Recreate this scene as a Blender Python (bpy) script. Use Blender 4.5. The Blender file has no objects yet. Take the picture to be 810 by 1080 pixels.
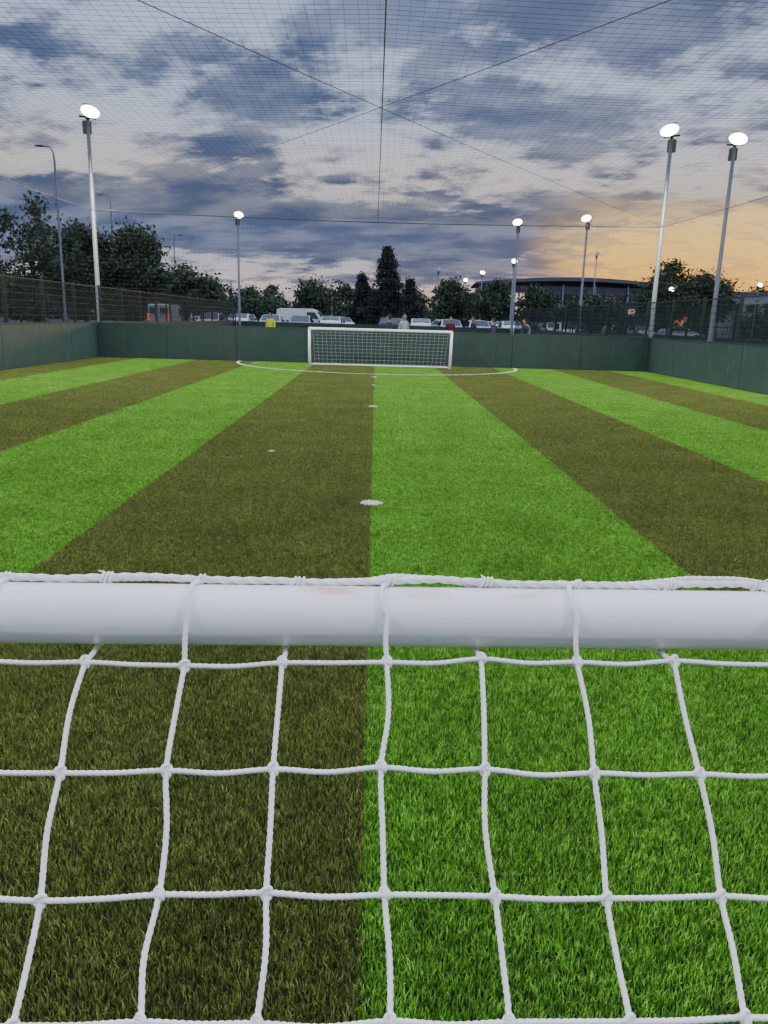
import bpy, math, random
import numpy as np
from mathutils import Vector, Matrix
random.seed(7); np.random.seed(7)
R=math.radians
scene=bpy.context.scene
COL=scene.collection

# ------------------------------------------------------------ materials
def new_mat(name):
    m=bpy.data.materials.new(name); m.use_nodes=True
    nt=m.node_tree; b=nt.nodes['Principled BSDF']
    return m,nt,b
def simple(name,col,rough=0.6,metal=0.0,var=0.15,scale=3.0,bump=0.0,emit=None,es=0.0):
    m,nt,b=new_mat(name)
    N=nt.nodes; L=nt.links
    tc=N.new('ShaderNodeTexCoord'); no=N.new('ShaderNodeTexNoise')
    no.inputs['Scale'].default_value=scale; no.inputs['Detail'].default_value=6
    L.new(tc.outputs['Object'],no.inputs['Vector'])
    mx=N.new('ShaderNodeMix'); mx.data_type='RGBA'
    mx.inputs[6].default_value=(*[c*(1-var) for c in col],1)
    mx.inputs[7].default_value=(*[min(1,c*(1+var)) for c in col],1)
    L.new(no.outputs['Fac'],mx.inputs[0]); L.new(mx.outputs[2],b.inputs['Base Color'])
    b.inputs['Roughness'].default_value=rough; b.inputs['Metallic'].default_value=metal
    if bump>0:
        bp=N.new('ShaderNodeBump'); bp.inputs['Strength'].default_value=bump; bp.inputs['Distance'].default_value=0.01
        L.new(no.outputs['Fac'],bp.inputs['Height']); L.new(bp.outputs['Normal'],b.inputs['Normal'])
    if emit:
        b.inputs['Emission Color'].default_value=(*emit,1); b.inputs['Emission Strength'].default_value=es
    return m

# ------------------------------------------------------------ mesh builder
class MB:
    def __init__(s): s.v=[];s.f=[];s.m=[];s.sm=[]
    def add(s,vs,fs,mat=0,smooth=False):
        o=len(s.v); s.v.extend([tuple(map(float,v)) for v in vs])
        for f in fs: s.f.append(tuple(o+i for i in f)); s.m.append(mat); s.sm.append(smooth)
    def box(s,c,d,mat=0,rz=0.0,taper=1.0):
        x,y,z=[k/2 for k in d]; vs=[]
        for zz in(-z,z):
            t=taper if zz>0 else 1
            for (a,b) in((-x,-y),(x,-y),(x,y),(-x,y)):
                a*=t;b*=t
                vs.append((c[0]+a*math.cos(rz)-b*math.sin(rz),c[1]+a*math.sin(rz)+b*math.cos(rz),c[2]+zz))
        s.add(vs,[(0,3,2,1),(4,5,6,7),(0,1,5,4),(1,2,6,5),(2,3,7,6),(3,0,4,7)],mat)
    def tube(s,path,r,n=8,mat=0,smooth=True,cap=True,twist=None):
        P=np.array(path,float); k=len(P)
        T=np.gradient(P,axis=0); T/= (np.linalg.norm(T,axis=1)[:,None]+1e-12)
        rr=np.full(k,r) if np.isscalar(r) else np.array(r,float)
        up=np.array([0,0,1.0]) if abs(T[0][2])<0.9 else np.array([0,1.0,0])
        u=np.cross(T[0],up);u/=np.linalg.norm(u)
        vs=[]; L=0
        for i in range(k):
            u=u-T[i]*np.dot(u,T[i]); u/=np.linalg.norm(u); w=np.cross(T[i],u)
            if i>0: L+=np.linalg.norm(P[i]-P[i-1])
            for j in range(n):
                a=2*math.pi*j/n
                q=rr[i]
                if twist: q=q*(1+twist[1]*math.cos(twist[2]*a-L*twist[0]))
                vs.append(P[i]+q*(math.cos(a)*u+math.sin(a)*w))
        fs=[(i*n+j,i*n+(j+1)%n,(i+1)*n+(j+1)%n,(i+1)*n+j) for i in range(k-1) for j in range(n)]
        if cap: fs+= [tuple(range(n-1,-1,-1)),tuple((k-1)*n+j for j in range(n))]
        s.add(vs,fs,mat,smooth)
    def ball(s,c,r,mat=0,nu=10,nv=6,sc=(1,1,1)):
        vs=[];fs=[]
        for i in range(nv+1):
            t=math.pi*i/nv
            for j in range(nu):
                a=2*math.pi*j/nu
                vs.append((c[0]+r*sc[0]*math.sin(t)*math.cos(a),c[1]+r*sc[1]*math.sin(t)*math.sin(a),c[2]+r*sc[2]*math.cos(t)))
        for i in range(nv):
            for j in range(nu):
                fs.append((i*nu+j,(i+1)*nu+j,(i+1)*nu+(j+1)%nu,i*nu+(j+1)%nu))
        s.add(vs,fs,mat,True)
    def build(s,name,mats,parent=None,loc=(0,0,0),rz=0,matrix=None):
        me=bpy.data.meshes.new(name); me.from_pydata(s.v,[],s.f)
        for m in mats: me.materials.append(m)
        me.polygons.foreach_set('material_index',s.m); me.polygons.foreach_set('use_smooth',s.sm); me.update()
        o=bpy.data.objects.new(name,me); COL.objects.link(o); o.location=loc; o.rotation_euler=(0,0,rz)
        if parent: o.parent=parent
        return o
def empty(name,loc=(0,0,0),rz=0):
    o=bpy.data.objects.new(name,None); COL.objects.link(o); o.location=loc; o.rotation_euler=(0,0,rz); o.empty_display_size=0.2
    return o

# ------------------------------------------------------------ dimensions
HX=9.83; YB=28.05; YN=-3.0; STR=2.11; TILE=STR/4

# ------------------------------------------------------------ camera
cam=bpy.data.cameras.new('camera'); co=bpy.data.objects.new('camera',cam); COL.objects.link(co)
cam.sensor_fit='VERTICAL'; cam.sensor_height=24; cam.sensor_width=18; cam.lens=18.02
cam.clip_start=0.05; cam.clip_end=3000
M=Matrix.Rotation(R(-1.0),4,'Z')@Matrix.Rotation(R(90-14.05),4,'X')@Matrix.Rotation(R(1.6),4,'Z')
co.matrix_world=Matrix.Translation((0,0,1.6))@M
scene.camera=co

# ------------------------------------------------------------ world (dusk sky with broken cloud)
W=bpy.data.worlds.new('World'); scene.world=W; W.use_nodes=True
nt=W.node_tree; N=nt.nodes; L=nt.links; N.clear()
out=N.new('ShaderNodeOutputWorld'); bg=N.new('ShaderNodeBackground'); L.new(bg.outputs[0],out.inputs[0])
tc=N.new('ShaderNodeTexCoord'); nrm=N.new('ShaderNodeVectorMath'); nrm.operation='NORMALIZE'; L.new(tc.outputs['Generated'],nrm.inputs[0])
sp=N.new('ShaderNodeSeparateXYZ'); L.new(nrm.outputs[0],sp.inputs[0])
def setin(n,i,v):
    if isinstance(v,(int,float)): n.inputs[i].default_value=v
    elif isinstance(v,tuple): n.inputs[i].default_value=v
    else: L.new(v,n.inputs[i])
def mth(op,a,b=0.0,c=0.0,clamp=False):
    n=N.new('ShaderNodeMath'); n.operation=op; n.use_clamp=clamp; setin(n,0,a); setin(n,1,b)
    if op in('MULTIPLY_ADD',): setin(n,2,c)
    return n.outputs[0]
def sstep(v,a,b,lo=0.0,hi=1.0):
    n=N.new('ShaderNodeMapRange'); n.interpolation_type='SMOOTHSTEP'; setin(n,0,v); setin(n,1,a);setin(n,2,b);setin(n,3,lo);setin(n,4,hi); return n.outputs[0]
def ramp(v,stops):
    n=N.new('ShaderNodeValToRGB'); e=n.color_ramp.elements
    while len(e)<len(stops): e.new(0.5)
    for k,(p,c) in zip(e,stops): k.position=p; k.color=(*c,1)
    setin(n,0,v); return n.outputs[0]
def mixc(f,a,b,mode='MIX'):
    n=N.new('ShaderNodeMix'); n.data_type='RGBA'; n.blend_type=mode; setin(n,0,f)
    for i,x in((6,a),(7,b)):
        if isinstance(x,tuple): n.inputs[i].default_value=(*x,1)
        else: L.new(x,n.inputs[i])
    return n.outputs[2]
X,Y,Z=sp.outputs
Zc=mth('MAXIMUM',Z,0.0)
den=mth('ADD',Zc,0.16)
px=mth('DIVIDE',X,den); py=mth('DIVIDE',Y,den)
def noise(sx,sy,off,scale,detail=8,rough=0.55,dist=0.0):
    cx=N.new('ShaderNodeCombineXYZ')
    L.new(mth('ADD',mth('MULTIPLY',px,sx),mth('MULTIPLY',py,0.22)),cx.inputs[0]); L.new(mth('MULTIPLY',py,sy),cx.inputs[1]); cx.inputs[2].default_value=off
    n=N.new('ShaderNodeTexNoise'); L.new(cx.outputs[0],n.inputs['Vector'])
    n.inputs['Scale'].default_value=scale;n.inputs['Detail'].default_value=detail;n.inputs['Roughness'].default_value=rough;n.inputs['Distortion'].default_value=dist
    return n.outputs['Fac']
n1=noise(0.9,1.0,3.3,2.2,8,0.58,0.15)
n2=noise(1.0,1.2,8.1,7.0,6,0.6,0.1)
n3=noise(0.9,1.1,1.7,3.6,5,0.55,0.1)
d=mth('ADD',mth('MULTIPLY',n1,0.70),mth('MULTIPLY',n2,0.30))
bank=mth('MULTIPLY',sstep(Z,0.055,0.085),sstep(Z,0.16,0.12))
low=sstep(Z,0.065,0.03)
gap=mth('MULTIPLY',sstep(Z,0.13,0.155),sstep(Z,0.20,0.17))
d=mth('ADD',d,mth('MULTIPLY',bank,0.12)); d=mth('SUBTRACT',d,mth('MULTIPLY',low,0.05)); d=mth('SUBTRACT',d,mth('MULTIPLY',gap,0.03)); d=mth('ADD',d,0.008)
cf=sstep(d,0.44,0.545)
clear=ramp(Zc,[(0.0,(0.50,0.45,0.52)),(0.04,(0.74,0.66,0.64)),(0.09,(0.42,0.49,0.70)),(0.16,(0.88,0.81,0.80)),(0.22,(0.62,0.71,0.94)),(0.36,(0.48,0.60,0.90)),(0.7,(0.55,0.65,0.9))])
dark=ramp(Zc,[(0.0,(0.13,0.17,0.32)),(0.07,(0.065,0.10,0.225)),(0.14,(0.068,0.105,0.24)),(0.25,(0.09,0.13,0.265)),(0.36,(0.115,0.155,0.29)),(0.8,(0.3,0.34,0.46))])
mid=mixc(sstep(n3,0.36,0.66),dark,mixc(0.32,dark,clear))
col=mixc(cf,clear,mid)
SA=R(31)
hx=mth('SQRT',mth('ADD',mth('MULTIPLY',X,X),mth('MULTIPLY',Y,Y)))
dot=mth('DIVIDE',mth('ADD',mth('MULTIPLY',X,math.sin(SA)),mth('MULTIPLY',Y,math.cos(SA))),hx)
az=sstep(dot,0.93,0.98)
gl=mth('MULTIPLY',az,mth('MULTIPLY',sstep(Z,0.165,0.095),sstep(Z,-0.02,0.01)))
streak=sstep(n2,0.60,0.42,0.75,1.7)
gl2=mth('MULTIPLY',gl,streak,clamp=True)
glc=ramp(Zc,[(0.0,(0.95,0.36,0.10)),(0.04,(1.2,0.58,0.10)),(0.09,(1.3,0.80,0.20)),(0.15,(1.05,0.78,0.42))])
col=mixc(gl2,col,glc)
hz=mth('MULTIPLY',sstep(dot,0.80,1.0),sstep(Z,0.06,0.0))
col=mixc(mth('MULTIPLY',hz,0.8),col,(1.0,0.50,0.18))
sky=N.new('ShaderNodeTexSky'); sky.sky_type='NISHITA'; sky.sun_disc=False; sky.sun_elevation=R(2.5); sky.sun_rotation=SA
skc=N.new('ShaderNodeVectorMath'); skc.operation='SCALE'; L.new(sky.outputs[0],skc.inputs[0]); skc.inputs['Scale'].default_value=0.008
col=mixc(1.0,col,skc.outputs[0],'ADD')
gain=sstep(Z,0.38,0.8,1.0,2.6)
sc=N.new('ShaderNodeVectorMath'); sc.operation='SCALE'; L.new(col,sc.inputs[0]); L.new(gain,sc.inputs['Scale'])
L.new(sc.outputs[0],bg.inputs[0]); bg.inputs[1].default_value=1.0

sun=bpy.data.lights.new('sun','SUN'); so=bpy.data.objects.new('sun',sun); COL.objects.link(so)
sun.energy=0.4; sun.angle=R(10); sun.color=(1,0.72,0.45)
sd=Vector((math.sin(SA)*math.cos(R(2.5)),math.cos(SA)*math.cos(R(2.5)),math.sin(R(2.5))))
so.rotation_euler=sd.to_track_quat('Z','Y').to_euler()

# ------------------------------------------------------------ turf
def turf_mat(name,c1,c2,c3):
    m,nt,b=new_mat(name); N=nt.nodes; L=nt.links
    geo=N.new('ShaderNodeNewGeometry')
    at=N.new('ShaderNodeAttribute'); at.attribute_name='tint'
    r=N.new('ShaderNodeValToRGB'); e=r.color_ramp.elements; e.new(0.5)
    for k,(p,c) in zip(e,((0.0,c1),(0.6,c2),(1.0,c3))): k.position=p;k.color=(*c,1)
    L.new(at.outputs['Fac'],r.inputs[0])
    no=N.new('ShaderNodeTexNoise'); no.inputs['Scale'].default_value=1.3; no.inputs['Detail'].default_value=4; no.inputs['Roughness'].default_value=0.7
    L.new(geo.outputs['Position'],no.inputs['Vector'])
    mr=N.new('ShaderNodeMapRange'); mr.inputs[1].default_value=0.3; mr.inputs[2].default_value=0.7; mr.inputs[3].default_value=0.80; mr.inputs[4].default_value=1.18
    L.new(no.outputs['Fac'],mr.inputs[0])
    no2=N.new('ShaderNodeTexNoise'); no2.inputs['Scale'].default_value=26; no2.inputs['Detail'].default_value=3
    L.new(geo.outputs['Position'],no2.inputs['Vector'])
    mr2=N.new('ShaderNodeMapRange'); mr2.inputs[1].default_value=0.3; mr2.inputs[2].default_value=0.7; mr2.inputs[3].default_value=0.60; mr2.inputs[4].default_value=1.38
    L.new(no2.outputs['Fac'],mr2.inputs[0])
    mu=N.new('ShaderNodeMath'); mu.operation='MULTIPLY'; L.new(mr.outputs[0],mu.inputs[0]); L.new(mr2.outputs[0],mu.inputs[1])
    vs=N.new('ShaderNodeVectorMath'); vs.operation='SCALE'; L.new(r.outputs[0],vs.inputs[0]); L.new(mu.outputs[0],vs.inputs['Scale'])
    fl=N.new('ShaderNodeVectorMath'); fl.operation='MULTIPLY'; L.new(geo.outputs['Position'],fl.inputs[0]); fl.inputs[1].default_value=(1,1,0)
    def dist(p):
        n=N.new('ShaderNodeVectorMath'); n.operation='DISTANCE'; L.new(fl.outputs[0],n.inputs[0]); n.inputs[1].default_value=(*p,0); return n.outputs['Value']
    def M_(op,a,b_):
        n=N.new('ShaderNodeMath'); n.operation=op
        for i,x in enumerate((a,b_)):
            if isinstance(x,(int,float)): n.inputs[i].default_value=x
            else: L.new(x,n.inputs[i])
        return n.outputs[0]
    mask=M_('LESS_THAN',M_('ABSOLUTE',M_('SUBTRACT',dist((0.1,27.95)),4.9),0.0),0.05)
    wob=M_('MULTIPLY',M_('SUBTRACT',no2.outputs['Fac'],0.5),0.14)
    for p,rad in(((0.0,6.63),0.09),((0.0,14.4),0.09),((0.0,21.9),0.09),((-1.22,9.2),0.036),((-0.02,19.2),0.05)):
        mask=M_('MAXIMUM',mask,M_('LESS_THAN',M_('ADD',dist(p),wob),rad))
    mx=N.new('ShaderNodeMix'); mx.data_type='RGBA'; L.new(mask,mx.inputs[0]); L.new(vs.outputs[0],mx.inputs[6]); mx.inputs[7].default_value=(0.85,0.85,0.83,1)
    L.new(mx.outputs[2],b.inputs['Base Color'])
    b.inputs['Roughness'].default_value=0.6; b.inputs['Specular IOR Level'].default_value=0.2
    return m
m_light=turf_mat('turf_light_green',(0.05,0.15,0.014),(0.165,0.42,0.042),(0.34,0.60,0.10))
m_dark=turf_mat('turf_dark_olive',(0.055,0.078,0.014),(0.155,0.198,0.042),(0.28,0.30,0.085))
def blade_patch(name,mat,seed,n,w0,w1,h0,h1,lean):
    g=np.random.RandomState(seed)
    base=(g.rand(n,2)-0.5)*TILE+g.randn(n,2)*0.006
    az=g.rand(n)*2*math.pi; h=h0+h1*g.rand(n)**1.3; w=w0+w1*g.rand(n)
    la=g.rand(n)*2*math.pi; ln=0.002+lean*g.rand(n)**1.3
    ld=np.stack([np.cos(la),np.sin(la)],1)*ln[:,None]
    wd=np.stack([np.cos(az),np.sin(az)],1)*w[:,None]
    v=np.zeros((n,5,3))
    v[:,0,:2]=base-wd; v[:,1,:2]=base+wd
    mid=base+ld*0.3
    v[:,2,:2]=mid+wd; v[:,3,:2]=mid-wd; v[:,2,2]=v[:,3,2]=h*0.6
    v[:,4,:2]=base+ld; v[:,4,2]=h
    me=bpy.data.meshes.new(name); me.vertices.add(n*5); me.vertices.foreach_set('co',v.reshape(-1))
    b=np.arange(n)[:,None]*5
    lo=np.concatenate([b+np.array([[0,1,2,3]]),b+np.array([[3,2,4]])],1).reshape(-1)
    me.loops.add(len(lo)); me.loops.foreach_set('vertex_index',lo.astype(np.int32))
    ls=np.stack([np.arange(n)*7,np.arange(n)*7+4],1).reshape(-1)
    me.polygons.add(2*n); me.polygons.foreach_set('loop_start',ls.astype(np.int32))
    me.update(calc_edges=True); me.validate()
    a=me.attributes.new('tint','FLOAT','POINT'); a.data.foreach_set('value',np.repeat(g.rand(n),5).astype(np.float32))
    me.materials.append(mat)
    o=bpy.data.objects.new(name,me); COL.objects.link(o); return o
turf=empty('artificial_grass')
g=random.Random(3)
tiles={(a,b,c):[] for a in(0,1) for b in range(3) for c in(0,1)}
ny=int(math.ceil((YB-YN)/TILE))
for i in range(-19,19):
    s=(i//4)%2   # 0 -> right-of-centre = light
    for j in range(ny):
        y=YB-(j+0.5)*TILE
        tiles[(s,g.randrange(3),1 if y>8.5+g.uniform(-1.5,1.5) else 0)].append(((i+0.5)*TILE,y))
for (s,k,far),pts in tiles.items():
    V=[];F=[]
    for (x,y) in pts:
        q=0.05; c=[(x-q,y-q,0),(x+q,y-q,0),(x+q,y+q,0),(x-q,y+q,0)]; r=g.randrange(4); c=c[r:]+c[:r]
        o=len(V); V+=c; F.append((o,o+1,o+2,o+3))
    me=bpy.data.meshes.new('turf_tiles'); me.from_pydata(V,[],F)
    t=bpy.data.objects.new('turf_tiles',me); COL.objects.link(t); t.parent=turf; t.location=(0,0,0.004)
    t.instance_type='FACES'; t.use_instance_faces_scale=False; t.show_instancer_for_render=False
    mt=m_light if s==0 else m_dark
    if far: p=blade_patch('grass_blades',mt,31+k+5*s,4200,.0022,.0014,.020,.016,.016)
    else: p=blade_patch('grass_blades',mt,11+k+5*s,10500,.0012,.0009,.017,.017,.014)
    p.parent=t

m_infill=simple('rubber_infill',(0.014,0.020,0.008),0.95,var=0.5,scale=300)
b=MB(); b.add([(-HX-.1,YN,0),(HX+.1,YN,0),(HX+.1,YB+.05,0),(-HX-.1,YB+.05,0)],[(0,1,2,3)]); b.build('turf_base',[m_infill],parent=turf)
# surroundings
m_ground=simple('surrounding_asphalt',(0.05,0.05,0.052),0.9,var=0.3,scale=0.6)
b=MB(); b.add([(-1500,-1500,-0.03),(1500,-1500,-0.03),(1500,1500,-0.03),(-1500,1500,-0.03)],[(0,1,2,3)]); b.build('ground',[m_ground])
CP=0.32
b=MB(); b.box((0,90,CP/2-.02),(120,64,CP)); b.box((0,57.9,CP/2+.04),(120,.15,CP+.10),1)
for i in range(40): b.box((-24+i*2.4,64,CP-.018+.004),(.1,4.8,.004),2)
b.build('car_park',[m_ground,simple('kerb_concrete',(.35,.34,.32),.8),simple('painted_bay_line',(.75,.75,.73),.7)])
m_next=simple('turf_plain',(0.07,0.17,0.03),0.9,var=0.3,scale=8)
b=MB(); b.add([(-HX,YB+.5,-.02),(HX,YB+.5,-.02),(HX,56,-.02),(-HX,56,-.02)],[(0,1,2,3)])
b.add([(14.1,-3,-.02),(34,-3,-.02),(34,56,-.02),(14.1,56,-.02)],[(0,1,2,3)]); b.build('neighbouring_pitch',[m_next])

# ------------------------------------------------------------ rebound boards
def board_mat(name,c1,c2,c3):
    m,nt,b=new_mat(name); N=nt.nodes; L=nt.links
    tc=N.new('ShaderNodeTexCoord'); no=N.new('ShaderNodeTexNoise'); no.inputs['Scale'].default_value=1.2; no.inputs['Detail'].default_value=8; no.inputs['Roughness'].default_value=0.65
    L.new(tc.outputs['Object'],no.inputs['Vector'])
    r=N.new('ShaderNodeValToRGB'); r.color_ramp.elements[0].position=0.3; r.color_ramp.elements[0].color=(*c1,1); r.color_ramp.elements[1].position=0.7; r.color_ramp.elements[1].color=(*c2,1)
    L.new(no.outputs['Fac'],r.inputs[0])
    mp=N.new('ShaderNodeMapping'); mp.inputs['Scale'].default_value=(1,1,.25); L.new(tc.outputs['Object'],mp.inputs[0])
    vo=N.new('ShaderNodeTexNoise'); vo.inputs['Scale'].default_value=9; vo.inputs['Detail'].default_value=5; L.new(mp.outputs[0],vo.inputs['Vector'])
    cr=N.new('ShaderNodeMapRange'); cr.inputs[1].default_value=0.56; cr.inputs[2].default_value=0.74; cr.inputs[4].default_value=0.7; L.new(vo.outputs['Fac'],cr.inputs[0])
    mx=N.new('ShaderNodeMix'); mx.data_type='RGBA'; L.new(cr.outputs[0],mx.inputs[0]); L.new(r.outputs[0],mx.inputs[6]); mx.inputs[7].default_value=(*c3,1)
    L.new(mx.outputs[2],b.inputs['Base Color']); b.inputs['Roughness'].default_value=0.42
    return m
m_board=board_mat('green_board',(.012,.040,.034),(.020,.056,.048),(.044,.075,.066)); m_board2=board_mat('lit_green_board',(.044,.080,.068),(.066,.108,.094),(.11,.145,.13))  # second is for the side boards: paler, with the glancing light put into its colour
m_seam=simple('board_seam',(0.010,0.022,0.018),0.6); m_rail=simple('board_cap',(0.02,0.05,0.04),0.4)
m_fence=simple('fence_green_steel',(0.012,0.030,0.024),0.5,var=0.2)
def board_run(name,x0,y0,x1,y1,h=1.2,t=0.05,mat=None):
    Lg=math.hypot(x1-x0,y1-y0); ang=math.atan2(y1-y0,x1-x0); e=empty(name,(x0,y0,0),ang)
    rr_=random.Random(int(abs(x0*7+y0))); b=MB(); n=int(round(Lg/2.44)); w=Lg/n
    for i in range(n):
        b.box(((i+.5)*w,rr_.uniform(-.004,.004),h/2+0.02),(w-0.022,t,h-0.04),0,rz=rr_.uniform(-.003,.003))
    b.build('panels',[mat or m_board],parent=e)
    b=MB(); b.box((Lg/2,0,h/2),(Lg,t*0.5,h-0.06),0); b.build('backing',[m_seam],parent=e)
    b=MB(); b.box((Lg/2,0,h+0.021),(Lg,t+0.03,0.035),0); b.build('cap_rail',[m_rail],parent=e)
    return e
board_run('rebound_board_wall',-HX,YB,HX,YB)
board_run('rebound_board_wall',-HX-.03,YN,-HX-.03,YB,mat=m_board2)
board_run('rebound_board_wall',HX+.03,YN,HX+.03,YB,mat=m_board2)
board_run('rebound_board_wall',-HX-.03,YB+.3,-HX-.03,56)
board_run('rebound_board_wall',HX+.03,YB+.3,HX+.03,56)
board_run('rebound_board_wall',-HX,56.2,HX,56.2)
board_run('rebound_board_wall',14.2,0,14.2,56)

def mesh_fence(name,x0,y0,x1,y1,z0=1.25,z1=2.45,post=2.44):
    Lg=math.hypot(x1-x0,y1-y0); ang=math.atan2(y1-y0,x1-x0); e=empty(name,(x0,y0,0),ang)
    b=MB(); n=int(round(Lg/post))
    for i in range(n+1): b.box((i*Lg/n,0.07,z1/2+0.02),(0.08,0.08,z1+0.12),0)
    b.build('posts',[m_fence],parent=e)
    b=MB()
    z=z0
    while z<=z1+0.001:
        b.box((Lg/2,0,z),(Lg,0.008,0.014),0); z+=0.2
    k=int(Lg/0.066)
    for i in range(k): b.box(((i+.5)*Lg/k,0.008,(z0+z1)/2),(0.007,0.007,z1-z0),0)
    b.box((Lg/2,0.02,z1+0.01),(Lg,0.03,0.03),0)
    b.build('weld_mesh',[m_fence],parent=e)
mesh_fence('mesh_fence',-HX-.1,YN,-HX-.1,56)
mesh_fence('mesh_fence',HX+.2,YN,HX+.2,56)
mesh_fence('mesh_fence',14.3,0,14.3,60)
mesh_fence('mesh_fence',14.4,57.5,50,57.5)
mesh_fence('mesh_fence',-45,57.5,-HX-.3,57.5)

# ------------------------------------------------------------ cage netting
m_cage=simple('cage_net_twine',(0.04,0.042,0.05),0.8)
ZR=4.95
def roofz(x,y):
    return ZR-0.16*math.sin(math.pi*(x+HX)/(2*HX))*math.sin(math.pi*(y-YN)/(YB-YN)) - 0.10*abs(math.sin(math.pi*(x)/HX))
cage=empty('cage_netting')
b=MB(); C=0.14; rr=0.0022
g=random.Random(5)
nx=int(2*HX/C)
for i in range(nx+1):
    x=-HX+2*HX*i/nx+g.uniform(-.015,.015); ph=g.uniform(0,6)
    b.tube([(x+0.02*math.sin(ph+k*0.9),YN+(YB-YN)*k/26,roofz(x,YN+(YB-YN)*k/26)) for k in range(27)],rr,3,cap=False)
    b.tube([(x,YB+0.02,ZR-0.02),(x+.01,YB+.05,3.2),(x,YB+.03,1.24)],rr*0.8,3,cap=False)
nyy=int((YB-YN)/C)
for i in range(nyy+1):
    y=YN+(YB-YN)*i/nyy+g.uniform(-.015,.015); ph=g.uniform(0,6)
    b.tube([(-HX+2*HX*k/24,y+0.02*math.sin(ph+k*1.1),roofz(-HX+2*HX*k/24,y)) for k in range(25)],rr,3,cap=False)
    for s in(-1,1): b.tube([(s*HX,y,ZR-.02),(s*HX+.02,y,3.2),(s*HX,y,1.24)],rr*0.8,3,cap=False)
z=1.3
while z<ZR:
    b.tube([(-HX+2*HX*k/10,YB+.02,z-.01*math.sin(k)) for k in range(11)],rr*0.8,3,cap=False)
    for s in(-1,1): b.tube([(s*HX,YN+(YB-YN)*k/10,z-.01*math.sin(k)) for k in range(11)],rr*0.8,3,cap=False)
    z+=C
b.build('net_mesh',[m_cage],parent=cage)
b=MB()
def cable(p,q,sag,r=0.005):
    p=Vector(p);q=Vector(q)
    b.tube([tuple(p.lerp(q,k/24)-Vector((0,0,sag*math.sin(math.pi*k/24)))) for k in range(25)],r,5)
for s in(-1,1):
    cable((s*HX,YN,ZR),(s*HX,YB,ZR),0.1,0.011)
    cable((s*HX,YB,ZR+.02),(-s*HX,YN+1.5,ZR+.02),0.14,.006)
cable((-HX,YB,ZR),(HX,YB,ZR),0.12,0.016)
cable((0.05,YN,ZR),(0,YB,ZR-.06),0.2,0.010)
b.build('support_cables',[m_cage],parent=cage)

# ------------------------------------------------------------ floodlight masts
m_galv=simple('galvanised_steel',(0.20,0.21,0.23),0.5,metal=0.3,var=0.15,scale=4)
m_dkst=simple('dark_steel',(0.04,0.045,0.05),0.5)
m_led=simple('lit_lamp_face',(0.9,0.9,0.9),0.4,emit=(1.0,0.92,0.70),es=30)
m_led2=simple('lit_reflector_rim',(0.9,0.85,0.7),0.4,emit=(1.0,0.76,0.42),es=2.6)
m_unlit=simple('lamp_lens',(0.4,0.4,0.4),0.2)
def mast(x,y,h,face,lit=True,power=0,name='floodlight_mast',size=1.0,r=0.09):
    e=empty(name,(x,y,0),face)
    b=MB(); b.box((0,0,0.015),(0.4,0.4,0.03)); b.tube([(0,0,0.02),(0,0,1.2),(0,0,1.25),(0,0,h)],[r*1.35,r*1.3,r,r*0.72],12); b.build('pole',[m_galv],parent=e)
    b=MB(); b.tube([(-0.28*size,-0.02,h-.05),(0.28*size,-0.02,h-.05)],0.035,8); b.tube([(0,0,h-.12),(0,-0.25,h+.02)],0.035,8)
    b.box((0,0.12,h-.35),(.26,.2,.4)); b.build('bracket',[m_dkst],parent=e)
    t=R(35)
    def tr(p):
        return (p[0],-0.30+p[1]*math.cos(t)+p[2]*math.sin(t),h+0.12+p[1]*math.sin(t)*1+p[2]*math.cos(t))
    b=MB(); n=20; prof=[(0.34,.06),(0.30,.14),(0.18,.20),(0.04,.27),(-0.06,.31),(-0.08,.315)]
    vs=[tr((rr_*size*math.cos(2*math.pi*j/n),yy,rr_*size*.9*math.sin(2*math.pi*j/n))) for yy,rr_ in prof for j in range(n)]
    fs=[(i*n+j,i*n+(j+1)%n,(i+1)*n+(j+1)%n,(i+1)*n+j) for i in range(len(prof)-1) for j in range(n)]+[tuple(range(n))]
    b.add(vs,fs,0,True)
    for i in range(5):
        xx=(-.12+.06*i)
        b.add([tr((xx,0.20,-.14)),tr((xx,0.40,-.08)),tr((xx,0.40,.08)),tr((xx,0.20,.14))],[(0,1,2,3)],0)
    b.build('lamp_housing',[m_dkst],parent=e)
    b=MB(); prof=[(-0.075,.32),(-0.10,.30),(-0.13,.245),(-0.19,.16),(-0.21,.07),(-0.212,.001)]
    vs=[tr((rr_*size*math.cos(2*math.pi*j/n),yy,rr_*size*.9*math.sin(2*math.pi*j/n))) for yy,rr_ in prof for j in range(n)]
    b.add(vs,[(i*n+j,i*n+(j+1)%n,(i+1)*n+(j+1)%n,(i+1)*n+j) for i in range(len(prof)-1) for j in range(n)],0,True)
    for q in range(n): b.m[q]=1
    b.build('lamp_face',[m_led,m_led2] if lit else [m_unlit,m_unlit],parent=e)
    if power:
        l=bpy.data.lights.new('flood_beam','SPOT'); l.energy=power; l.spot_size=R(150); l.spot_blend=0.6; l.shadow_soft_size=0.25; l.color=(1,0.95,0.86)
        lo=bpy.data.objects.new('flood_beam',l); COL.objects.link(lo); lo.parent=e; lo.location=(0,-0.75,h-0.25)
        lo.rotation_euler=Vector((0,0.75,0.66)).to_track_quat('Z','Y').to_euler()
    return e
def aim(x,y,tx=0,ty=14): return math.atan2(tx-x,-(ty-y))
mast(-10.05,29.0,8.1,aim(-10.3,29),power=4600)
mast(10.15,29.0,8.1,aim(10.3,29),power=4600)
mast(-10.4,13.0,8.1,aim(-10.4,13,0,16),power=4600)  # left mid mast, unseen, added to brighten the middle of the turf
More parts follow.
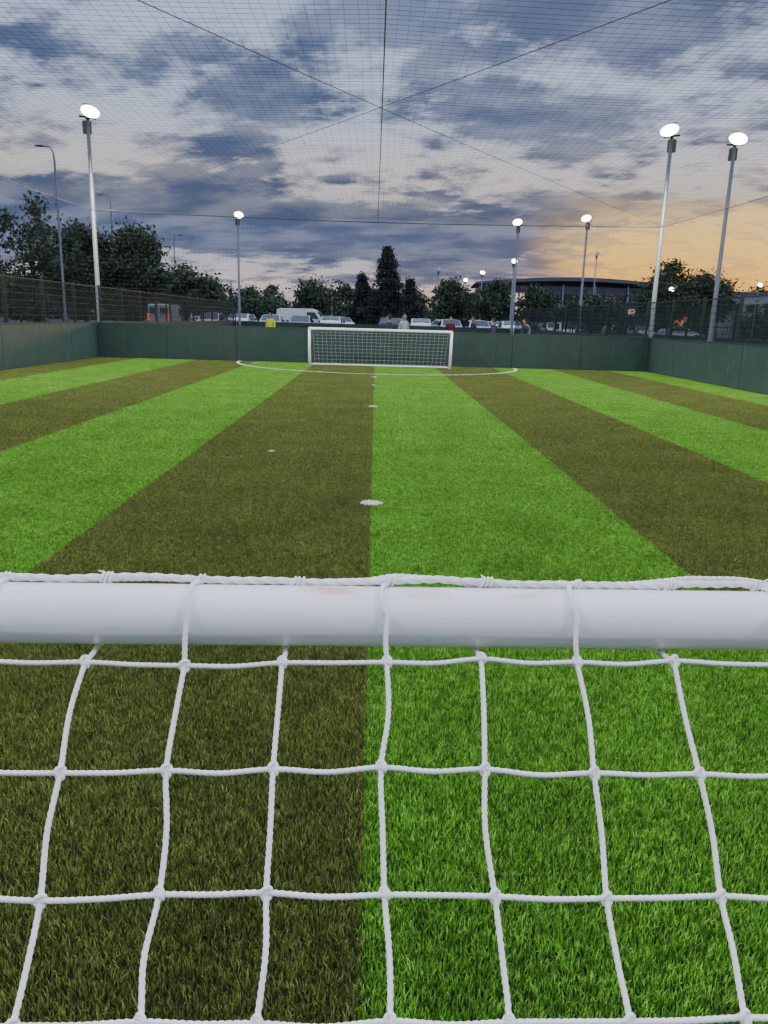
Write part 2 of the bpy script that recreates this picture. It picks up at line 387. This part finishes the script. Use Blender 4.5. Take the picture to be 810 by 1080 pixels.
mast(10.4,13.0,8.1,aim(10.4,13,0,16),power=4600)  # right mid mast, likewise added out of view to lift the turf
mast(-10.4,-2.0,8.1,aim(-10.4,-2),power=3000)
mast(10.4,-2.0,8.1,aim(10.4,-2),power=3000)
mast(12.6,29.5,8.0,R(-10))
for (x,y) in((-9.5,55.5),(9.5,55),(13.4,52)): mast(x,y,8.1,aim(x,y,0,30))
mast(14.8,87,8,0); mast(14.2,108,8,0,r=.09); mast(14.2,128,8,0,r=.09); mast(12.5,140,7.5,0,r=.09); mast(8,104,8,0,lit=False,r=.09)
mast(-6.6,120,6,0,lit=False,r=.09)
mast(34,92,5.8,0,r=.07); mast(40,100,6.5,0,r=.07); mast(47,98,6.9,0,r=.07)
mast(30,110,11,0,lit=False,r=.09)

def street_lamp(x,y,h,rz):
    e=empty('street_lamp',(x,y,0),rz)
    b=MB(); b.tube([(0,0,0),(0,0,1.4),(0,0,1.45),(0,0,h*.93),(0.05,0,h*.975),(0.25,0,h),(.6,0,h+.03)],[.12,.12,.09,.07,.055,.045,.04],10); b.build('pole_and_arm',[m_galv],parent=e)
    b=MB(); b.ball((.9,0,h+.04),0.36,0,12,6,(1,.42,.22)); b.build('lantern',[m_dkst],parent=e)
street_lamp(-21.4,55,12,math.pi); street_lamp(-24.7,76,12,math.pi); street_lamp(-28,112,12,0); street_lamp(-26,106,8,0)

# ------------------------------------------------------------ goals
def white_paint():
    m,nt,b=new_mat('white_powder_coat'); N=nt.nodes; L=nt.links
    tc=N.new('ShaderNodeTexCoord'); no=N.new('ShaderNodeTexNoise'); no.inputs['Scale'].default_value=9; no.inputs['Detail'].default_value=8; no.inputs['Roughness'].default_value=.7
    mp=N.new('ShaderNodeMapping'); mp.inputs['Scale'].default_value=(0.5,1,1); L.new(tc.outputs['Object'],mp.inputs[0]); L.new(mp.outputs[0],no.inputs['Vector'])
    r=N.new('ShaderNodeValToRGB'); r.color_ramp.elements[0].position=.25; r.color_ramp.elements[0].color=(.82,.82,.84,1); r.color_ramp.elements[1].position=.6; r.color_ramp.elements[1].color=(.90,.90,.91,1)
    L.new(no.outputs['Fac'],r.inputs[0])
    n2=N.new('ShaderNodeTexNoise'); n2.inputs['Scale'].default_value=22; n2.inputs['Detail'].default_value=6; mp2=N.new('ShaderNodeMapping'); mp2.inputs['Scale'].default_value=(0.35,1,1.6); L.new(tc.outputs['Object'],mp2.inputs[0]); L.new(mp2.outputs[0],n2.inputs['Vector'])
    s=N.new('ShaderNodeSeparateXYZ'); L.new(tc.outputs['Object'],s.inputs[0])
    def mr(v,a,b_,hi=1.0):
        n=N.new('ShaderNodeMapRange'); n.inputs[1].default_value=a; n.inputs[2].default_value=b_; n.inputs[4].default_value=hi; L.new(v,n.inputs[0]); return n.outputs[0]
    def mul(a,c):
        n=N.new('ShaderNodeMath'); n.operation='MULTIPLY'; L.new(a,n.inputs[0]); L.new(c,n.inputs[1]); return n.outputs[0]
    ms=mul(mul(mr(s.outputs[2],1.265,1.2705),mr(n2.outputs['Fac'],.48,.58,.7)),mul(mr(s.outputs[0],-.10,-.05),mr(s.outputs[0],.24,.19)))
    mx=N.new('ShaderNodeMix'); mx.data_type='RGBA'; L.new(ms,mx.inputs[0]); L.new(r.outputs[0],mx.inputs[6]); mx.inputs[7].default_value=(.70,.30,.26,1)
    n3=N.new('ShaderNodeTexNoise'); n3.inputs['Scale'].default_value=40; n3.inputs['Detail'].default_value=5; mp3=N.new('ShaderNodeMapping'); mp3.inputs['Scale'].default_value=(0.2,1,1); L.new(tc.outputs['Object'],mp3.inputs[0]); L.new(mp3.outputs[0],n3.inputs['Vector'])
    mx2=N.new('ShaderNodeMix'); mx2.data_type='RGBA'; L.new(mr(n3.outputs['Fac'],.68,.76,.35),mx2.inputs[0]); L.new(mx.outputs[2],mx2.inputs[6]); mx2.inputs[7].default_value=(.5,.5,.52,1)
    L.new(mx2.outputs[2],b.inputs['Base Color']); b.inputs['Roughness'].default_value=.2; b.inputs['Coat Weight'].default_value=0.8; b.inputs['Coat Roughness'].default_value=0.04
    bp=N.new('ShaderNodeBump'); bp.inputs['Strength'].default_value=.04; bp.inputs['Distance'].default_value=.01; L.new(no.outputs['Fac'],bp.inputs['Height']); L.new(bp.outputs[0],b.inputs['Normal'])
    return m
m_white=white_paint()
m_cord=simple('white_net_cord',(0.82,0.82,0.84),0.85,var=0.08,scale=120)

def catmull(P,per):
    P=[np.array(p,float) for p in P]; Q=[2*P[0]-P[1]]+P+[2*P[-1]-P[-2]]; outp=[]
    for i in range(1,len(Q)-2):
        n=per[i-1] if not isinstance(per,int) else per
        for k in range(n):
            t=k/n; a,b_,c,d_=Q[i-1],Q[i],Q[i+1],Q[i+2]
            outp.append(0.5*((2*b_)+(-a+c)*t+(2*a-5*b_+4*c-d_)*t*t+(-a+3*b_-3*c+d_)*t**3))
    outp.append(P[-1]); return outp

def goal(loc,rz,width,H,depth,detail,cell=0.12,cr=0.0015,off=0.0,RB=0.038):
    """local: bar along X at y=0, net falls toward local -Y"""
    e=empty('football_goal',loc,rz); w=width/2
    b=MB(); hb=H
    nb=60 if detail else 8
    b.tube([(-w+2*w*i/nb,0,hb) for i in range(nb+1)],RB,40 if detail else 12)
    b.build('crossbar',[m_white],parent=e)
    b=MB()
    for s in(-1,1):
        b.tube([(s*w,0,hb-RB*0.2),(s*w,0,0.03)],RB,24)
        b.ball((s*w,0,hb),RB*1.03,0,16,10)
    b.build('posts',[m_white],parent=e)
    b=MB()
    for s in(-1,1):
        b.tube([(s*w,0,0.045),(s*w,-depth,0.045)],0.025,12)
    b.tube([(-w,-depth,0.045),(w,-depth,0.045)],0.025,12)
    b.build('ground_frame',[m_white],parent=e)
    if detail:
        prof=[(-.057,-.037),(-.145,-.128),(-.226,-.224),(-.312,-.297),(-.41,-.37),(-.50,-.45),(-.585,-.535),(-.66,-.63),(-.73,-.73),(-.79,-.84),(-.845,-.95),(-.89,-1.06),(-depth,-hb+.06)]
    else:
        n=11; prof=[(-depth*(i/n),-hb*1.0*(i/n)**1.15 -.03) for i in range(n)]+[(-depth,-hb+.06)]
    g=random.Random(21 if detail else 4)
    nc=int(width/cell); x0=-(nc//2)*cell+off
    cols=[x0+i*cell for i in range(nc+1) if -w+.03<x0+i*cell<w-.03]
    rows=len(prof); node={}
    for i,x in enumerate(cols):
        for j,(y,z) in enumerate(prof):
            jt=0.006 if detail else 0.012
            node[i,j]=(x+g.uniform(-jt,jt),y+g.uniform(-jt,jt)*.6,hb+z+g.uniform(-jt,jt)*.5+(0.004*math.sin(x*7+j) if detail else 0))
    b=MB(); TW=(2*math.pi/0.0075,0.17,3)
    for i,x in enumerate(cols):
        near=detail and abs(x)<0.62
        n=8 if near else(5 if detail else 3)
        P=[node[i,j] for j in range(rows)]
        if near:
            Q=[P[0]]
            for a,c in zip(P[:-1],P[1:]):
                Q.append(((a[0]+c[0])/2+g.uniform(-.006,.006),(a[1]+c[1])/2+g.uniform(-.003,.003),(a[2]+c[2])/2+g.uniform(-.004,.004))); Q.append(c)
            path=catmull(Q,22)
        else: path=catmull(P,5 if detail else 2)
        b.tube(path,cr,n,twist=TW if near else None,cap=False)
        if detail:
            rad=RB+cr; over=(i-cols.index(min(cols,key=lambda q:abs(q-off))))%2==0
            X=P[0][0]; dx=g.uniform(-.012,.012)
            angs=[160,150,140,125,110,95,80,70] if over else [262,275,290,310,335,0,25,50,68]
            pts=[P[0],(X+dx*.15,(P[0][1]+rad*math.cos(R(angs[0])))/2,(P[0][2]+hb+rad*math.sin(R(angs[0])))/2)]
            for k,a in enumerate(angs): pts.append((X+dx*math.sin(k/len(angs)*3.1)+(k/len(angs))*0.010*(1 if over else .3),rad*math.cos(R(a)),hb+rad*math.sin(R(a))))
            b.tube(catmull(pts,8 if near else 2),cr,n,twist=TW if near else None)
    for j in range(rows):
        P=[node[i,j] for i in range(len(cols))]
        if detail:
            Q=[];per=[]
            for i in range(len(P)-1):
                a,c=P[i],P[i+1]; nr=abs(a[0])<0.62
                Q.append(a); per.append(22 if nr else 3)
                Q.append(((a[0]+c[0])/2,(a[1]+c[1])/2+g.uniform(-.002,.002),(a[2]+c[2])/2-0.002+g.uniform(-.003,.002))); per.append(22 if nr else 3)
            Q.append(P[-1]); b.tube(catmull(Q,per),cr,8,twist=TW,cap=False)
        else: b.tube(P,cr,3,cap=False)
    if detail:
        for (i,j),p in node.items():
            if abs(p[0])<0.75:
                a=g.uniform(0,3)
                for q in range(3):
                    t=[(p[0]+cr*1.45*math.cos(a+u),p[1]+cr*1.0*math.sin(u*1+q),p[2]+cr*1.35*math.sin(a+u)+(q-1)*cr*.8) for u in np.linspace(0,2*math.pi,11)]
                    b.tube(t,cr*.82,6,cap=False)
            else: b.ball(p,cr*2,0,6,4)
    for s in(-1,1):
        k=int(hb/cell)
        for q in range(1,k+1):
            z=hb*q/k-.06
            f=0
            for (y1,z1),(y2,z2) in zip(prof[:-1],prof[1:]):
                if hb+z2<=z<=hb+z1: f=y1+(y2-y1)*((hb+z1-z)/max(1e-6,(z1-z2)))
            b.tube([(s*w,0,z),(s*w,f,z)],cr,3,cap=False)
        for q in range(1,int(depth/cell)+1):
            y=-q*cell; f=0.06
            for (y1,z1),(y2,z2) in zip(prof[:-1],prof[1:]):
                if y2<=y<=y1: f=hb+z1+(z2-z1)*((y1-y)/max(1e-6,(y1-y2)))
            b.tube([(s*w,y,0.06),(s*w,y,f)],cr,3,cap=False)
    b.build('net',[m_cord],parent=e)
    if detail:
        b=MB(); pts=[]; n=int(width/0.03)
        for i in range(n+1):
            x=-w+2*w*i/n; a=R(66+5*math.sin(x*9)+3*math.sin(x*31+1)+g.uniform(-3,3)); rad=RB+.0045+.004*max(0,math.sin(x*17))+g.uniform(0,.0015)
            pts.append((x,rad*math.cos(a),hb+rad*math.sin(a)))
        b.tube(catmull(pts,12),0.0043,12,twist=(2*math.pi/0.02,0.20,3))
        pts2=[(p[0],p[1]+.006+.003*math.sin(p[0]*23),p[2]-.002+.008*math.sin(p[0]*13+2)*(1 if math.sin(p[0]*5)>0 else .3)) for p in pts]
        b.tube(catmull(pts2,10),0.0030,9,twist=(2*math.pi/0.009,0.18,3))
        for ci,x in enumerate(cols):
            if abs(x)>.9: continue
            i=min(range(len(pts)),key=lambda q:abs(pts[q][0]-x-.01)); c=pts[i]
            for q in range(3 if ci%2 else 2):
                xx=c[0]+(q-1)*.005+g.uniform(-.001,.001); ra=g.uniform(.0052,.0060); t=[(xx+.002*math.sin(u),c[1]+ra*math.cos(u),c[2]+ra*math.sin(u)) for u in np.linspace(0,2*math.pi,11)]
                b.tube(t,.0018,6,cap=False)
            if g.random()<.45:
                p0=np.array(c)+np.array((g.uniform(-.006,.006),0,.004)); dr=np.array((g.uniform(-.010,.010),g.uniform(-.004,.004),g.uniform(.002,.006)))
                b.tube([p0,p0+dr*.5+np.array((0.001,0,.001)),p0+dr],[.0014,.0012,.0007],4)
        b.build('head_rope',[m_cord],parent=e)
    return e
goal((0.0,0.915,0),R(1.6),4.88,1.234,0.95,True,cr=0.0030,off=0.017)
goal((0.18,26.1,0),math.pi,4.7,1.25,1.0,False,cr=0.0022,cell=0.15,RB=0.045)

# ------------------------------------------------------------ trees
def leaf_mat(name,c1,c2):
    m,nt,b=new_mat(name); N=nt.nodes; L=nt.links
    geo=N.new('ShaderNodeNewGeometry'); no=N.new('ShaderNodeTexNoise'); no.inputs['Scale'].default_value=.9; no.inputs['Detail'].default_value=4; L.new(geo.outputs['Position'],no.inputs['Vector'])
    r=N.new('ShaderNodeValToRGB'); r.color_ramp.elements[0].position=.35; r.color_ramp.elements[0].color=(*c1,1); r.color_ramp.elements[1].position=.65; r.color_ramp.elements[1].color=(*c2,1)
    L.new(no.outputs['Fac'],r.inputs[0]); L.new(r.outputs[0],b.inputs['Base Color']); b.inputs['Roughness'].default_value=.7
    return m
m_leaf=leaf_mat('foliage',(0.030,0.050,0.024),(0.085,0.125,0.048)); m_con=leaf_mat('conifer_foliage',(0.016,0.03,0.02),(0.04,0.062,0.034))
m_bark=simple('bark',(0.06,0.045,0.035),.9,var=.3,scale=6,bump=.5)
def leafset(P,size,rg):
    n=len(P); a=rg.randn(n,3); a/=np.linalg.norm(a,axis=1)[:,None]; c=rg.randn(n,3); c-=a*(a*c).sum(1)[:,None]; c/=np.linalg.norm(c,axis=1)[:,None]
    s=size*(.6+.8*rg.rand(n))[:,None]
    return np.stack([P-a*s,P-c*s*.55,P+a*s,P+c*s*.55],1).reshape(-1,3)
def finish_tree(b,P,size,rg):
    V=leafset(P,size,rg); o=len(b.v); b.v.extend(map(tuple,V.tolist())); n=len(P)
    for i in range(n): b.f.append((o+4*i,o+4*i+1,o+4*i+2,o+4*i+3))
    b.m.extend([1]*n); b.sm.extend([False]*n)
    return b
def broadleaf(b,x,y,h,cw,base,rg,nclump=34,per=110,ls=.2,trunk=True,sparse=1.0):
    cz=(h+base)/2; rz=(h-base)/2; rx=cw/2; cl=[]
    while len(cl)<nclump:
        p=rg.uniform(-1,1,3); q=np.linalg.norm(p)
        if q<1 and q>.25 and rg.rand()<.4+.6*q:
            f=1-.25*max(0,p[2]); cl.append(np.array((x+p[0]*rx*.85*f,y+p[1]*rx*.85*f,cz+p[2]*rz*.88)))
    if trunk:
        top=(x+rg.uniform(-.4,.4),y,base+(h-base)*.6)
        b.tube([(x,y,0),(x+.05,y,base*.6),((x+top[0])/2,y,(base+top[2])/2),top],[.035*h*.8,.026*h*.8,.016*h,.006*h],8)
        for c in cl[:12]:
            s=np.array((x,y,base*.7+(top[2]-base*.7)*rg.rand()))
            m_=(s+c)/2+np.array((0,0,-.3)); b.tube([s,m_,c],[.009*h,.006*h,.002*h],5)
    P=[]
    for c in cl:
        r=rx*rg.uniform(.2,.36)*sparse
        k=int(per*rg.uniform(.6,1.3)); q=rg.randn(k,3)*np.array((.62,.62,.48))*r; P.append(c+q)
    return np.concatenate(P)
def tree(name,x,y,h,cw,base,seed,**k):
    rg=np.random.RandomState(seed); b=MB(); ls=k.get('ls',.2); P=broadleaf(b,x,y,h,cw,base,rg,**k); finish_tree(b,P,ls,rg); b.build(name,[m_bark,m_leaf])
tree('broadleaf_tree',-27.6,65,10.4,5.6,3.8,1,nclump=24,per=110,ls=.17)
tree('broadleaf_tree',-26.2,72,9.0,7.2,1.4,2,nclump=90,per=190,ls=.17)
tree('broadleaf_tree',-22.4,74,9.2,7.0,1.4,52,nclump=90,per=190,ls=.17)
tree('broadleaf_tree',-33,66,5.6,7.0,1.0,3,nclump=50,per=170,ls=.17)
tree('broadleaf_tree',-28.5,64,4.6,5.0,.6,53,nclump=40,per=150,ls=.17)
tree('broadleaf_tree',-21.5,90,6.8,7.0,1.2,4,nclump=54,per=150,ls=.2)
tree('broadleaf_tree',-17.5,84,5.4,4.0,1.2,14,nclump=30,per=120,ls=.18)
tree('broadleaf_tree',34.5,95,9.0,7.5,2,5,nclump=64,per=150,ls=.2)
tree('broadleaf_tree',40.5,98,8.1,7.5,2,6,nclump=60,per=150,ls=.2)
tree('broadleaf_tree',28,104,5.6,7.5,1.5,7,nclump=44,per=130,ls=.22)
tree('broadleaf_tree',50,92,6.0,8.5,1.5,8,nclump=44,per=130,ls=.22)
tree('broadleaf_tree',9.5,100,6.8,5.5,1.2,41,nclump=40,per=120,ls=.2)
tree('broadleaf_tree',15.5,102,7.0,5,1.2,45,nclump=40,per=130,ls=.2)
tree('broadleaf_tree',20.8,102,6.8,5.0,1.2,42,nclump=40,per=120,ls=.2)
tree('broadleaf_tree',-8.5,104,6.2,6.5,1.2,43,nclump=40,per=120,ls=.2)
def conifer(x,y,h,w,seed):
    rg=np.random.RandomState(seed); b=MB(); b.tube([(x,y,0),(x,y,h*.95)],[.22,.03],8); P=[]
    z=.9
    while z<h:
        t=(z/h); r=w/2*(1-t)**.85*(1.0 if t>.15 else .8)*rg.uniform(.8,1.2)
        for k in range(11):
            a=rg.rand()*6.28; rk=r*rg.uniform(.75,1.15); e=np.array((x+math.cos(a)*rk,y+math.sin(a)*rk,z+r*.08)); s=np.array((x,y,z)); b.tube([s,e],[.04,.01],4)
            u=rg.rand(52)[:,None]**.7; P.append(s+(e-s)*u+rg.randn(52,3)*np.array((.26,.26,.24)))
        z+=.42
    finish_tree(b,np.concatenate(P),.17,rg); b.build('conifer_tree',[m_bark,m_con])
conifer(1.4,108,10.8,8.2,9); conifer(-2.0,112,7.2,5.2,10); conifer(4.8,113,7.0,5.2,12)
rg=np.random.RandomState(33); b=MB(); PP=[]
for i in range(74):
    x=-130+260*i/73+rg.uniform(-1.5,1.5); y=rg.uniform(128,165); h=rg.uniform(5.2,8.2)*(1.2 if abs(x)>60 else 1)*y/140
    if 18<x<60: y=rg.uniform(176,195); h*=1.1
    PP.append(broadleaf(b,x,y,h,rg.uniform(5,8),.6,rg,nclump=22,per=75,trunk=True,sparse=1.15))
for i in range(60):
    x=-130+260*i/59; y=rg.uniform(122,128); PP.append(broadleaf(b,x,y,rg.uniform(3.2,4.8),rg.uniform(5,7),.1,rg,nclump=14,per=70,trunk=False,sparse=1.3))
finish_tree(b,np.concatenate(PP),.32,rg); b.build('distant_trees',[m_bark,m_leaf])

# ------------------------------------------------------------ buildings
m_clad=simple('grey_cladding',(0.12,0.11,0.15),.5,var=.15,scale=.4); m_roof=simple('metal_roof',(0.15,0.15,0.18),.6,metal=.2,var=.1)
m_glass=simple('dark_glazing',(0.03,0.04,0.06),.1); m_litwin=simple('lit_window',(0.6,0.5,0.4),.4,emit=(1,.75,.45),es=.8)
def arena(x,y,w,dp,h):
    e=empty('arena_building',(x,y,0),R(-4))
    b=MB(); b.box((0,dp/2,h*.42),(w,dp,h*.84))
    for i in range(int(w/2)): b.box((-w/2+1+i*2,-.06,h*.42),(.10,.12,h*.84))
    b.build('walls',[m_clad],parent=e)
    b=MB(); n=24; vs=[]
    for s in(-1.2,dp+1):
        for k in range(n+1): vs.append((-w/2-1.2+(w+2.4)*k/n,s,h*.88+h*.12*math.sin(math.pi*k/n)))
    for s in(-1.2,dp+1):
        for k in range(n+1): vs.append((-w/2-1.2+(w+2.4)*k/n,s,h*.84+h*.09*math.sin(math.pi*k/n)))
    q=n+1; fs=[(k,k+1,q+k+1,q+k) for k in range(n)]+[(2*q+k,k,k+1,2*q+k+1)[::-1] for k in range(n)]+[(3*q+k,q+k,q+k+1,3*q+k+1) for k in range(n)]+[(2*q+k,2*q+k+1,3*q+k+1,3*q+k)[::-1] for k in range(n)]
    b.add(vs,fs); b.build('curved_roof',[m_roof],parent=e)
    b=MB(); r2=random.Random(2)
    for zz in(.62,.38):
        for i in range(int(w/2)): b.box((-w/2+2+i*2-0.0,-.03,h*zz),(1.7,.08,h*.16),1 if r2.random()<.15 else 0)
    b.build('windows',[m_glass,m_litwin],parent=e)
    b=MB()
    for i in range(0,int(w/6)): b.tube([(-w/2+3+i*6,-2.2,0),(-w/2+3+i*6,-.9,h*.86)],.14,6)
    b.build('roof_struts',[m_galv],parent=e)
    b=MB(); b.box((-4,-.14,1.3),(3,.12,2.6)); b.build('entrance_door',[m_glass],parent=e)
arena(38.0,150,36,20,10.2)
m_cream=simple('pale_render',(0.5,0.48,0.47),.7)
def block(x,y,w,dp,h):
    e=empty('industrial_unit',(x,y,0),0)
    b=MB(); b.box((0,dp/2,h/2),(w,dp,h)); b.build('walls',[m_cream],parent=e)
    b=MB(); b.box((0,dp/2,h+.15),(w+.6,dp+.6,.3)); b.build('roof',[m_roof],parent=e)
    b=MB(); [b.box((-w/2+2+i*3,-.03,h*.7),(1.8,.08,1.0)) for i in range(int((w-2)/3))]; b.build('windows',[m_glass],parent=e)
    b=MB(); b.box((0,-.04,1.5),(3,.1,3)); b.build('door',[m_clad],parent=e)
block(62,124,16,12,7.0)

# ------------------------------------------------------------ vehicles
m_tyre=simple('tyre',(.02,.02,.02),.9); m_head=simple('headlight',(.7,.7,.7),.15); m_tail=simple('tail_light_lit',(.5,.02,.02),.3,emit=(1,.04,.03),es=1.5); m_red=simple('tail_light',(.35,.02,.02),.3); m_plate=simple('number_plate',(.7,.7,.6),.5)
paints=[simple('car_paint_%d'%i,c,.25,var=.03) for i,c in enumerate([(.85,.85,.86),(.8,.8,.82),(.45,.46,.48),(.03,.03,.035),(.85,.85,.86),(.05,.08,.2),(.7,.71,.72),(.3,.03,.03)])]
def car(x,y,rz,paint,van=False,name='parked_car',lit=False):
    e=empty(name,(x,y,CP-.02),rz); b=MB(); W_=.88 if not van else .95
    if van: st=[(-2.4,.75,.55,.35,.75,.9),(-2.3,.9,.3,.35,.95,1.0),(-1.7,W_,.25,.9,1.15,1.25),(-1.15,W_,.25,.95,1.85,1.9),(-.7,W_,.25,.95,2.0,2.05),(2.3,W_,.25,.95,2.0,2.05),(2.45,W_*.96,.3,.95,1.9,1.95)]
    else: st=[(-2.15,.62,.35,.5,.62,.66),(-2.02,.80,.24,.5,.74,.78),(-1.2,W_,.2,.6,.90,.94),(-.95,W_,.2,.6,.95,.98),(-.25,W_,.2,.6,1.40,1.43),(.9,W_,.2,.6,1.44,1.47),(1.7,W_*.97,.2,.6,1.10,1.15),(2.05,.82,.28,.55,.95,1.0),(2.12,.7,.38,.55,.8,.85)]
    vs=[];k=9
    for (yy,w,zb,zm,zt,zc) in st:
        bel=.92 if not van else 1.1; belt=min(zt,bel); tw=w*(.78 if zt>1.2 and not van else (.9 if zt>1.3 else .92))
        vs+= [(-w*.9,yy,zb),(-w,yy,zm*.7+zb*.3),(-w*.985,yy,belt),(-tw,yy,zt),(0,yy,zc),(tw,yy,zt),(w*.985,yy,belt),(w,yy,zm*.7+zb*.3),(w*.9,yy,zb)]
    n=len(st); fs=[]; 
    for i in range(n-1):
        for j in range(k-1): fs.append((i*k+j,(i+1)*k+j,(i+1)*k+j+1,i*k+j+1))
        fs.append((i*k+k-1,(i+1)*k+k-1,(i+1)*k,i*k))
    fs.append(tuple(range(k))); fs.append(tuple((n-1)*k+j for j in range(k-1,-1,-1)))
    b.add(vs,fs,0,False); b.build('body',[paint],parent=e)
    b=MB()
    if van:
        b.add([(-.84,-1.76,1.17),(.84,-1.76,1.17),(.78,-1.20,1.86),(-.78,-1.20,1.86)],[(0,1,2,3)])
        for s in(-1,1): b.add([(s*(W_-.003),-1.4,1.2),(s*(W_-.003),-.3,1.2),(s*(W_*.945),-.3,1.75),(s*(W_*.945),-1.0,1.75)],[(0,1,2,3)])
        for s in(-1,1): b.box((s*.42,2.47,1.50),(.6,.03,.45))
    else:
        b.add([(-.74,-.97,1.00),(.74,-.97,1.00),(.63,-.33,1.43),(-.63,-.33,1.43)],[(0,1,2,3)])
        b.add([(-.63,1.02,1.46),(.63,1.02,1.46),(.71,1.70,1.18),(-.71,1.70,1.18)],[(0,1,2,3)])
        for s in(-1,1): b.add([(s*.88,-.75,.96),(s*.88,1.4,.96),(s*.76,.9,1.36),(s*.76,-.2,1.36)],[(0,1,2,3)])
    b.build('windows',[m_glass],parent=e)
    b=MB()
    for s in(-1,1):
        for yy in((-1.35,1.35) if not van else(-1.6,1.5)):
            b.tube([(s*.70,yy,.33),(s*.90,yy,.33)],.33,16,0,False); b.tube([(s*.89,yy,.33),(s*.915,yy,.33)],.19,10,1,False)
    b.build('wheels',[m_tyre,m_galv],parent=e)
    b=MB(); yf,yr=(-2.36,2.46) if van else(-2.07,2.09)
    for s in(-1,1):
        b.box((s*.62,yf,.68),(.30,.08,.15),0); b.box((s*(.66 if not van else .84),yr,.82 if not van else 1.0),(.26 if not van else .14,.07,.16 if not van else .5),2 if lit else 1)
        b.box((s*1.0,-.65 if not van else -1.2,1.0 if not van else 1.25),(.18,.12,.13),3)
    b.box((0,yf-.06,.42),(.5,.03,.11),4); b.box((0,yr+.05,.6),(.5,.03,.11),4); b.box((0,yf-.02,.58),(.7,.05,.12),3)
    b.build('lights_and_trim',[m_head,m_red,m_tail,m_tyre,m_plate],parent=e)
g=random.Random(9)
order=[0,4,1,2,0,6,3,4,1,0,4,6,1]
for i in range(13):
    x=-10.8+i*2.4-2.4
    if i in(5,11): continue
    car(x+g.uniform(-.1,.1),64+g.uniform(-.4,.4),(math.pi if i%3==1 else 0)+g.uniform(-.04,.04),paints[order[i]])
for i in range(8): car(-19+i*5.2+g.uniform(-.4,.4),84+g.uniform(-.4,.4),(0 if i%2 else math.pi)+.3,paints[g.randrange(8)])
car(-6.3,71.5,1.45,paints[0],van=True,name='parked_van')
car(-14.9,76,math.pi,paints[3],van=True,name='parked_van',lit=True); car(-17.3,66,math.pi,paints[2],van=True,name='parked_van',lit=True)
for i,x in enumerate((18,22,27,31)): car(x,80,math.pi/2*(1 if i%2 else 0),paints[(i*3)%8])

# ------------------------------------------------------------ people on the next pitch
m_skin=simple('skin',(.45,.28,.2),.6)
def person(x,y,rz,shirt,pants,hair,h=1.75,stride=.15,name='person'):
    e=empty(name,(x,y,0),rz); s=h/1.75
    mh=simple('hair',hair,.8)
    V=[];E=[];Rr=[]
    def a(p,r,par=None):
        V.append([c*s for c in p]);Rr.append(r*s)
        if par is not None:E.append((par,len(V)-1))
        return len(V)-1
    pel=a((0,0,.95),.15); wa=a((0,0,1.12),.13,pel); ch=a((0,.01,1.34),.155,wa); nk=a((0,0,1.47),.065,ch); hd0=a((0,-.01,1.55),.055,nk)
    for q in(-1,1):
        sh=a((q*.17,0,1.40),.07,ch); el=a((q*.24,.03,1.13),.047,sh); wr=a((q*.25,-.08*q*stride*4-.08,.90),.033,el); hn=a((q*.25,-.11,.82),.036,wr); a((q*.245,-.12,.74),.014,hn); a((q*.215,-.12,.78),.012,wr)
        hp=a((q*.09,0,.88),.10,pel); kn=a((q*.11,-.04+q*stride*.5,.50),.066,hp); an=a((q*.12,.02+q*stride,.09),.042,kn); a((q*.13,-.15+q*stride,.04),.035,an)
    me=bpy.data.meshes.new('body'); me.from_pydata(V,E,[]); o=bpy.data.objects.new('body',me); COL.objects.link(o); o.parent=e
    sk=o.modifiers.new('s','SKIN'); 
    for i,sv in enumerate(me.skin_vertices[0].data): sv.radius=(Rr[i],Rr[i]); sv.use_root=(i==0)
    o.modifiers.new('u','SUBSURF').levels=1; o.modifiers['u'].render_levels=1
    m,nt,b_=new_mat('clothes'); N=nt.nodes; L=nt.links; tc=N.new('ShaderNodeTexCoord'); sp=N.new('ShaderNodeSeparateXYZ'); L.new(tc.outputs['Object'],sp.inputs[0])
    r=N.new('ShaderNodeValToRGB'); r.color_ramp.interpolation='CONSTANT'; el=r.color_ramp.elements; el.new(.3)
    mr=N.new('ShaderNodeMath'); mr.operation='DIVIDE'; mr.inputs[1].default_value=2; L.new(sp.outputs[2],mr.inputs[0]); L.new(mr.outputs[0],r.inputs[0])
    for k,(p,c) in zip(el,((0,pants),(.475*s,shirt),(.735*s,(.45,.28,.2)))): k.position=p;k.color=(*c,1)
    L.new(r.outputs[0],b_.inputs['Base Color']); b_.inputs['Roughness'].default_value=.85; me.materials.append(m)
    b=MB(); b.ball((0,-.02*s,1.64*s),.115*s,0,14,10,(.72,.86,1.05)); b.ball((0,-.125*s,1.625*s),.018*s,0,6,4,(.8,1,1.3))
    for q in(-1,1): b.ball((q*.085*s,0,1.63*s),.028*s,0,6,4,(.4,.7,1.1)); b.ball((q*.033*s,-.112*s,1.65*s),.011*s,2,6,4)
    b.ball((0,.012*s,1.675*s),.122*s,1,14,10,(.76,.88,.95)); b.box((0,-.113*s,1.585*s),(.045*s,.01,.008),2)
    b.build('head',[m_skin,mh,simple('features',(.1,.03,.03),.5)],parent=e)
P=[(-5.3,40,(.75,.85,.05)),(.6,35,(.05,.05,.06)),(1.3,36,(.5,.5,.5)),(3.6,38,(.12,.02,.03)),(5.2,42,(.05,.05,.06)),(6.0,40,(.1,.1,.12)),(7.0,37,(.04,.04,.05)),(8.4,44,(.3,.3,.3)),(12.0,40,(.05,.05,.07)),(12.8,44,(.2,.2,.22))]
for i,(x,y,c) in enumerate(P): person(x,y,g.uniform(-2.5,2.5),c,(.03,.03,.05),(.03,.02,.015),h=g.uniform(1.70,1.86),stride=g.uniform(.05,.3))
print('done')
